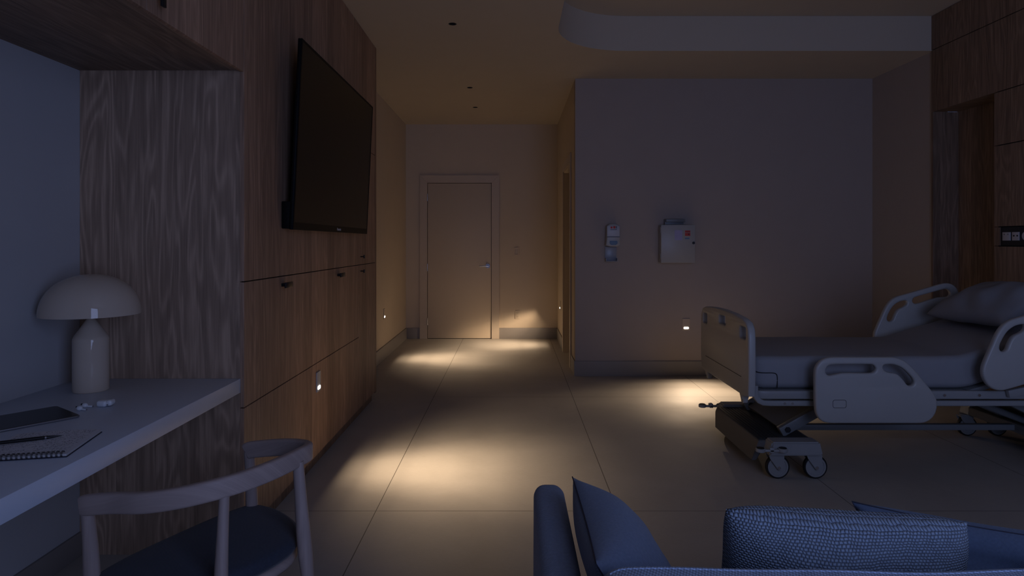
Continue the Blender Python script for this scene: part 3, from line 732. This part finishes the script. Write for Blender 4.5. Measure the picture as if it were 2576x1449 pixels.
# lift arms (wide plates with side flanges) rising from each base cover to the frame
for (xa, za, xb, zb) in ((1.585, .235, 1.93, .43), (3.26, .235, 2.87, .43)):
    a = Vector((xa, 0, za)); b_ = Vector((xb, 0, zb)); L = (b_-a).length
    ang = math.atan2(zb-za, xb-xa)
    M = Matrix.Translation(a) @ Matrix.Rotation(-ang, 4, 'Y')
    p = obj('lift_arm', MB().box(0, L, 3.86, 4.40, -.008, .004, .001, 1, M).box(-.02, L, 3.815, 3.86, -.028, .028, .004, 2, M).box(-.02, L, 4.40, 4.43, -.028, .028, .004, 2, M), M_bedmetal2, bed)
    for q in (.02, L-.06):
        for y in (3.812, 4.40):
            c = M @ Vector((q, y, 0)); obj('pivot_bolt', MB().cyl((c.x, y, c.z), (c.x, y-.008, c.z), .017, 6), M_rubber, p)
pieces('actuator', [MB().sweep([(1.83, 4.2, .42), (2.15, 4.2, .215)], rsec(.05, .05, .01)), MB().sweep([(2.80, 4.25, .40), (3.20, 4.25, .22)], rsec(.05, .055, .01)), MB().sweep([(2.70, 4.05, .41), (3.25, 4.05, .20)], rsec(.04, .04, .018))], M_bedmetal2, bed)
# mattress
def bendM(s, y, z):
    """s along the mattress, z height above its underside"""
    k = 2.577-1.365
    if s <= k: base = Vector((1.365+s, y, .503)); n = Vector((0, 0, 1)); bend = 0
    r = .22; a0 = k-.062
    if s <= a0: return Vector((1.365+s, y, .504+z))
    arc = r*HA*1.6
    u = min(s-a0, arc); th_ = HA*u/arc; R_ = arc/HA
    cx, cz = 1.365+a0, .504+R_
    p = Vector((cx+R_*math.sin(th_), y, cz-R_*math.cos(th_)))
    if s-a0 > arc: p += Vector((math.cos(HA), 0, math.sin(HA)))*(s-a0-arc)
    return p+Vector((-math.sin(th_), 0, math.cos(th_)))*z
mb = MB(); b = bmesh.new(); Lm = 2.02; hy = .405; hz_ = .092; rings = []
st = [0, .003, .01, .022, .040, .065] + [.065+(Lm-.13)*i/48 for i in range(1, 48)] + [Lm-.065, Lm-.04, Lm-.022, Lm-.01, Lm-.003, Lm]
for s in st:
    e = min(s, Lm-s); ins = 0
    if e < .065: ins = .065-math.sqrt(max(0, .065**2-(.065-e)**2))
    ring = []
    sec = rrect(-(hy-ins), hy-ins, -(hz_-ins*.35), hz_-ins*.35, .040, 6)
    for (yy, zz) in sec:
        wr = .0015*math.sin(s*9+yy*7)+.001*math.sin(s*23-yy*17)
        ring.append(b.verts.new(bendM(s, 4.11+yy, hz_+zz+(wr if zz > 0 else 0))))
    rings.append(ring)
for A, B in zip(rings, rings[1:]):
    for i in range(len(A)): b.faces.new((A[i], B[i], B[(i+1) % len(A)], A[(i+1) % len(A)]))
b.faces.new(rings[0]); b.faces.new(rings[-1][::-1]); bmesh.ops.recalc_face_normals(b, faces=b.faces)
mb.merge(b)
mat_o = obj('mattress', mb, M_mattress, origin=(2.3, 4.11, .50), smooth=60)
tag(mat_o, 'grey-blue covered hospital mattress raised at the head end', 'mattress')
yy = 3.7035
obj('corner_strap', MB().tube(catmull([(1.375, yy+.02, .605), (1.39, yy+.003, .600), (1.42, yy, .597), (1.475, yy, .596), (1.493, yy, .588), (1.498, yy, .570), (1.498, yy, .53), (1.497, yy, .508)], 6, False), .0026, 8), M_rubber, mat_o, 'thin black strap round the mattress corner')
# ------------------------------------------------------------------ cushions and pillows
def pillow_mb(w_, h_, t_, M, n=40, pinch=.10, seed=0, rnd_=.0, flat=1.0, puff=.48, wrk=1.0):
    rnd = random.Random(seed); ph = [rnd.uniform(0, 6.28) for _ in range(8)]
    mb = MB()
    for side in (1, -1):
        def f(a, c, side=side):
            u, v = 2*a-1, 2*c-1
            if side < 0: u = -u
            du, dv = 1-abs(u)**2.6, 1-abs(v)**2.6
            th_ = (max(du, 0)*max(dv, 0))**puff
            k = 1-pinch*(1-abs(v)**2)*abs(u)**3*.6; k2 = 1-pinch*(1-abs(u)**2)*abs(v)**3*.6
            x, y = u*w_/2*k*(1-rnd_*abs(v)**5), v*h_/2*k2*(1-rnd_*abs(u)**5)
            wr = wrk*(.012*math.sin(3.1*u+2.3*v+ph[0])+.006*math.sin(7*u-5*v+ph[1])+.0045*math.sin(11*v+4*u*u+ph[2]))
            edge = (1-max(abs(u), abs(v))**4)
            z = side*(t_/2*th_+wr*edge*th_*1.2)*(flat if side < 0 else 1)
            return Vector((x, y, z))
        mb.grid(f, n, n, uv=True, M=M)
    return mb
# bed pillow
A = math.radians(27)
Mp = Matrix.Translation(Vector((3.02, 4.12, .955))) @ Matrix.Rotation(-A, 4, 'Y') @ Matrix.Rotation(math.radians(2), 4, 'Z')
pl = obj('pillow', pillow_mb(.46, .68, .17, Mp, seed=3), M_pillow, origin=(3.02, 4.12, .88), smooth=80)
tag(pl, 'grey-blue pillow lying on the raised head of the bed', 'pillow')
# ------------------------------------------------------------------ sofa
SX0, SX1 = .062, 2.05
sofa = thing('sofa', 'blue upholstered sofa seen from behind at the bottom of the picture', 'sofa', (1.05, 1.45, 0))
def arm(x0, x1):
    mb = MB(); n = 22; ya, yb = .98, 1.935
    b = bmesh.new(); rings = []
    sts = [0, .004, .014, .030, .05]; L = yb-ya
    for s in [0, .004, .014, .03, .055]+[.055+(L-.11)*i/12 for i in range(1, 12)]+[L-.055, L-.03, L-.014, L-.004, L]:
        e = min(s, L-s); ins = 0
        if e < .055: ins = .055-math.sqrt(max(0, .055**2-(.055-e)**2))
        ww = (x1-x0)/2; cx = (x0+x1)/2
        sec = []
        rr = .030
        k = ins
        top = .634-k*.75
        for (xx, zz) in rrect(-ww+k*.45, ww-k*.45, .12, top, rr-.0*k, 6): sec.append((cx+xx*(1+.10*max(0, (.5-zz))), zz))
        rings.append([b.verts.new((p[0], ya+s, p[1])) for p in sec])
    for A_, B_ in zip(rings, rings[1:]):
        for i in range(len(A_)): b.faces.new((A_[i], B_[i], B_[(i+1) % len(A_)], A_[(i+1) % len(A_)]))
    b.faces.new(rings[0]); b.faces.new(rings[-1][::-1]); bmesh.ops.recalc_face_normals(b, faces=b.faces)
    mb.merge(b); obj('arm', mb, M_sofa, sofa, smooth=60)
arm(SX0, SX0+.088); arm(SX1-.088, SX1)
def back():
    mb = MB(); b = bmesh.new(); rings = []; x0, x1 = .160, SX1-.10; L = x1-x0
    for s in [0, .003, .010, .022, .04]+[.04+(L-.08)*i/60 for i in range(1, 60)]+[L-.04, L-.022, L-.010, L-.003, L]:
        e = min(s, L-s); ins = 0
        if e < .04: ins = .04-math.sqrt(max(0, .04**2-(.04-e)**2))
        top = .753+.0035*math.sin(s*7.5+.6)+.0015*math.sin(s*19) - ins*.5
        rings.append([b.verts.new((x0+s, y, z)) for (y, z) in rrect(.985+ins*.5, 1.205-ins*.4, .16, top, .052, 8)])
    for A_, B_ in zip(rings, rings[1:]):
        for i in range(len(A_)): b.faces.new((A_[i], B_[i], B_[(i+1) % len(A_)], A_[(i+1) % len(A_)]))
    b.faces.new(rings[0]); b.faces.new(rings[-1][::-1]); bmesh.ops.recalc_face_normals(b, faces=b.faces)
    o = obj('backrest', mb.merge(b), M_sofab, sofa, smooth=60)
    path = []
    for i in range(101):
        q = .012+i*(L-.024)/100; e = min(q, L-q)
        ins = .04-math.sqrt(max(0, .04**2-(.04-e)**2)) if e < .04 else 0
        path.append((x0+q, 1.158-ins*.4, .7528+.0035*math.sin(q*7.5+.6)+.0015*math.sin(q*19)-ins*.5))
    obj('piping', MB().tube(path, .0017, 8), M_sofab, o)
back()
obj('seat_cushion', MB().box(SX0+.094, SX1-.094, 1.21, 1.80, .27, .405, .035, 4), M_sofa, sofa)
obj('base', MB().box(SX0+.02, SX1-.02, 1.0, 1.79, .12, .262, .01), M_sofa, sofa)
for x in (SX0+.08, SX1-.08):
    for y in (1.05, 1.75): obj('leg', MB().cyl((x, y, 0), (x, y, .125), .014, 16, .02), M_black, sofa)
# plain cushion leaning on the arm (its seam line runs away from the camera)
def cushion(name, w_, h_, t_, M, mat, label, seed, org, pinch=.10, seam=True, rnd_=0, flat=1.0, puff=.48, wrk=1.0, grp='loose cushions on the sofa'):
    o = obj(name, pillow_mb(w_, h_, t_, M, seed=seed, pinch=pinch, rnd_=rnd_, flat=flat, puff=puff, wrk=wrk), mat, origin=org, smooth=80)
    tag(o, label, 'cushion', grp)
    if seam:
        def edge(u, v):
            k = 1-pinch*(1-abs(v)**2)*abs(u)**3*.6; k2 = 1-pinch*(1-abs(u)**2)*abs(v)**3*.6
            return M @ Vector((u*w_/2*k*1.003*(1-rnd_*abs(v)**5), v*h_/2*k2*1.003*(1-rnd_*abs(u)**5), 0))
        P = [edge(-1+2*i/24, 1) for i in range(24)]+[edge(1, 1-2*i/24) for i in range(24)]+[edge(1-2*i/24, -1) for i in range(24)]+[edge(-1, -1+2*i/24) for i in range(24)]
        obj('seam_piping', MB().tube(P, .0016, 6, closed=True), M_ink, o)
    return o
# frame: local x = along +y (depth), local y = up (tilted), local z = towards +x
ti = math.radians(30)
Mc = basis((.243, 1.472, .577), (-.005, 1, 0), (-math.sin(ti), 0, math.cos(ti)), (math.cos(ti), 0, math.sin(ti)))
cushion('cushion', .46, .34, .23, Mc, M_cush, 'plain blue cushion leaning against the left arm of the sofa', 5, (.30, 1.58, .41), pinch=.12, flat=.5, puff=.58, wrk=.25)
Mc = Matrix.Translation(Vector((.695, 1.40, .598))) @ Matrix.Rotation(math.radians(-2), 4, 'Z') @ Matrix.Rotation(math.radians(90+8), 4, 'X') @ Matrix.Rotation(math.radians(-2.6), 4, 'Z')
cushion('cushion', .525, .345, .20, Mc, M_bask, 'chunky woven light blue cushion in the middle of the sofa', 8, (.69, 1.40, .41), seam=False, rnd_=.05)
Mc = basis((1.14, 1.545, .55), (math.cos(math.radians(27)), -math.sin(math.radians(27)), 0), (-.12, -.22, .968), (-.46, -.86, -.25))
cushion('cushion', .60, .27, .13, Mc, M_cush2, 'dark blue linen cushion at the right, half behind the woven cushion', 11, (1.15, 1.5, .41), pinch=.2)
# ------------------------------------------------------------------ desk chair
ch = thing('desk_chair', 'pale wood armchair with curved back rail and navy seat at the desk', 'chair', (-.88, 1.93, 0))
rp = [(-1.129, 1.721, .67), (-1.037, 1.700, .685), (-.936, 1.664, .70), (-.846, 1.655, .715), (-.765, 1.678, .727), (-.709, 1.733, .73), (-.661, 1.822, .73), (-.627, 1.935, .727), (-.624, 2.012, .720), (-.668, 2.074, .71), (-.74, 2.115, .70), (-.851, 2.156, .68), (-.874, 2.165, .67)]
path = [(p[0], p[1], p[2]-.027) for p in catmull(rp, 8, False)]
obj('back_rail', MB().sweep(path, rsec(.026, .054, .009, 4), scale=lambda t: (min(1, .8+8*min(t, 1-t)), min(1, .92+5*min(t, 1-t)))), M_chairwood, ch, smooth=50)
def leg(pts, r0, r1, belly=0):
    P = catmull(pts, 6, False)
    n = 16; mb = MB()
    mb.sweep(P, [(r0*math.cos(2*PI*i/n), r0*math.sin(2*PI*i/n)) for i in range(n)], up=(1, 0, 0), scale=lambda t: (1+(r1/r0-1)*t+belly*math.exp(-((t-.38)/.2)**2),)*2)
    return obj('leg', mb, M_chairwoodz, ch, smooth=60)
leg([(-1.118, 1.725, .645), (-1.115, 1.74, .44), (-1.125, 1.735, .2), (-1.14, 1.72, 0)], .0165, .013, .38)
leg([(-.744, 1.697, .69), (-.742, 1.672, .47), (-.735, 1.648, .25), (-.72, 1.61, 0)], .0128, .012, .38)
leg([(-.628, 1.925, .69), (-.612, 1.930, .46), (-.595, 1.945, .25), (-.57, 1.965, 0)], .0155, .013, .42)
leg([(-.868, 2.165, .645), (-.872, 2.20, .44), (-.875, 2.21, .2), (-.88, 2.225, 0)], .0165, .013, .3)
# seat: rounded upholstered pad on a thin wooden seat frame
sc = [(-1.105, 1.735), (-1.095, 1.82), (-1.03, 1.97), (-.955, 2.12), (-.885, 2.215), (-.82, 2.205), (-.745, 2.15), (-.670, 2.06), (-.642, 1.955), (-.668, 1.86), (-.72, 1.775), (-.80, 1.71), (-.92, 1.685), (-1.03, 1.695)]
sc = catmull(sc, 5)
cxs = sum(p[0] for p in sc)/len(sc); cys = sum(p[1] for p in sc)/len(sc)
def seat_pad(sh, z0, z1, mat, name):
    b = bmesh.new(); rings = []
    prof = [(.90, 0), (.96, .0), (1.0, .30), (1.0, .55), (.975, .78), (.93, .90), (.82, .98), (.6, 1.06), (.35, 1.12), (.12, 1.14)]
    for k, h_ in prof:
        rings.append([b.verts.new((cxs+(p[0]-cxs)*k*sh, cys+(p[1]-cys)*k*sh, z0+(z1-z0)*h_)) for p in sc])
    for A_, B_ in zip(rings, rings[1:]):
        for i in range(len(A_)): b.faces.new((A_[i], B_[i], B_[(i+1) % len(A_)], A_[(i+1) % len(A_)]))
    b.faces.new(rings[0]); b.faces.new(rings[-1][::-1]); bmesh.ops.recalc_face_normals(b, faces=b.faces)
    return obj(name, MB().merge(b), mat, ch, smooth=70)
seat_pad(1.0, .412, .458, M_seat, 'seat')
seat_pad(.975, .375, .411, M_chairwood, 'seat_frame')
# ------------------------------------------------------------------ table lamp
lx, ly, lz = -1.651, 2.572, .753
lamp = thing('table_lamp', 'unlit cream mushroom table lamp with domed shade on the desk', 'lamp', (lx, ly, lz))
obj('base', MB().lathe([(0, .0), (.060, .0), (.0625, .003), (.0625, .006), (.0625, .1965), (.0625, .198), (.0623, .202), (.0615, .206), (.0595, .211), (.0560, .2175), (.052, .2235), (.010, .288), (.009, .32), (0, .32)], 72, MX((lx, ly, lz))), M_lamp, lamp, smooth=25)
R, H = .174, .158
pro = []
for i in range(29):
    a = PI/2*i/28; pro.append((R*math.sin(a)**.93 if i else 0, .298+H*math.cos(a)**.93 if i < 28 else .298))
pin = [(max(0, r-.004), z-.004) for r, z in pro[::-1]]
pin[0] = (R-.004, .298)
obj('shade', MB().lathe(pro+pin, 96, MX((lx, ly, lz)), False), M_lamp, lamp, smooth=40)
# ------------------------------------------------------------------ things on the desk
DZt = .753
tb = thing('tablet', 'dark tablet computer lying at the left edge of the desk', 'tablet', (-1.60, 2.12, DZt))
u_ = Vector((-.60, -.80, 0)); v_ = Vector((-.80, .60, 0))   # long edge, short edge
Mt = basis(Vector((-1.429, 2.175, DZt+.004))+u_*.14+v_*.104, u_, v_, u_.cross(v_)*1.0)
if u_.cross(v_).z > 0: pass
obj('case', MB().plate(rrect(-.14, .14, -.104, .104, .014, 6), [], .0075, .0025, Mt), M_alu, tb)
obj('screen', MB().plate(rrect(-.137, .137, -.101, .101, .012, 6), [], .0006, 0, Mt @ MX((0, 0, .0041 if u_.cross(v_).z > 0 else -.0041))), M_tablet, tb)
nb = thing('spiral_notebook', 'open spiral notebook with handwritten page on the desk', 'notebook', (-1.3, 1.88, DZt))
e1 = Vector((-.978, -.21, 0)).normalized(); e2 = Vector((-.21, .978, 0)).normalized()
org = Vector((-1.203, 1.771, DZt)); NW, NH = .225, .235
ez = Vector((0, 0, 1)); Mn = basis(org, -e1, e2, ez); Mn = basis(org+e1*NW, -e1, e2, ez)
obj('cover', MB().box(-.002, NW+.002, -.002, NH+.002, .0005, .0030, .0008, 1, Mn), M_ink, nb, 'black back cover')
def pg(a, c): return Vector((a*NW, c*NH, .0105+(.003*math.sin(PI*a)*c)))
obj('page_block', MB().box(0, NW, 0, NH, .0032, .0098, .0005, 1, Mn), plain('page_edges', (.50, .48, .48), .8), nb)
obj('written_page', MB().grid(pg, 12, 12, uv=True, M=Mn), M_page, nb)
mb = MB(); n = 18
for i in range(n):
    x = .012+(NW-.024)*i/(n-1)
    for dx in (0, .0028):
        mb.tube([Mn @ Vector((x+dx, .004+.0085*math.cos(a), .0085+.0085*math.sin(a))) for a in [2*PI*k/16 for k in range(16)]], .0008, 6, closed=True, up=(.3, 1, .2))
obj('spiral_binding', mb, M_black, nb, 'black wire spiral')
pen = thing('pen', 'black metal pen lying across the notebook page', 'pen', (-1.37, 1.87, DZt+.014))
pa, pb = Vector((-1.437, 1.838, DZt+.0185)), Vector((-1.310, 1.911, DZt+.0175)); dv = (pb-pa).normalized()
obj('barrel', MB().cyl(pa, pa+dv*.105, .0050, 20, bev=.001), M_black, pen)
obj('ring', MB().cyl(pa+dv*.105, pa+dv*.109, .0052, 20), M_chrome, pen, 'bright metal ring')
obj('tip', MB().cyl(pa+dv*.109, pa+dv*.136, .0048, 20, .0022).cyl(pa+dv*.136, pa+dv*.146, .0020, 12, .0006), M_black, pen)
def earbud(x, y, ang, label):
    t = thing('earbud', label, 'earbud', (x, y, DZt), 'pair of white earbuds')
    c = Vector((x, y, DZt+.0085)); d = Vector((math.cos(ang), math.sin(ang), 0))
    mb = MB().ell(c, .0105, .0095, .0085, 20); mb.cyl(c+d*.002-Vector((0, 0, .003)), c+d*.025-Vector((0, 0, .0045)), .0034, 14, bev=.001)
    obj('body', mb, M_white, t)
    obj('ear_tip', MB().ell(c-d*.009+Vector((0, 0, .004)), .0045, .0045, .003, 14), M_rubber, t)
    obj('stem_cap', MB().cyl(c+d*.025-Vector((0, 0, .0045)), c+d*.0265-Vector((0, 0, .0045)), .0033, 14), M_chrome, t)
earbud(-1.4916, 2.262, math.radians(-5), 'white wireless earbud lying nearer the tablet')
earbud(-1.499, 2.302, math.radians(8), 'white wireless earbud lying just behind the other, towards the lamp')
ec = thing('earbud_case', 'small rounded white earbud case on the desk in front of the lamp', 'case', (-1.433, 2.335, DZt))
Mc = Matrix.Translation(Vector((-1.441, 2.322, DZt+.0108)))
obj('body', MB().box(-.023, .013, -.018, .018, -.0105, .0115, .0088, 5, Mc @ Matrix.Rotation(math.radians(-4), 4, 'Z')), M_white, ec, smooth=60)
obj('lid', MB().box(.008, .028, -.018, .018, -.0095, .0115, .0085, 5, Mc @ Matrix.Rotation(math.radians(6), 4, 'Z') @ MX((.0, .003, .0015))), M_white, ec, smooth=60)
obj('status_light', MB().box(-1.4240, -1.4205, 2.3035, 2.3065, DZt+.009, DZt+.0105), M_ink, ec)
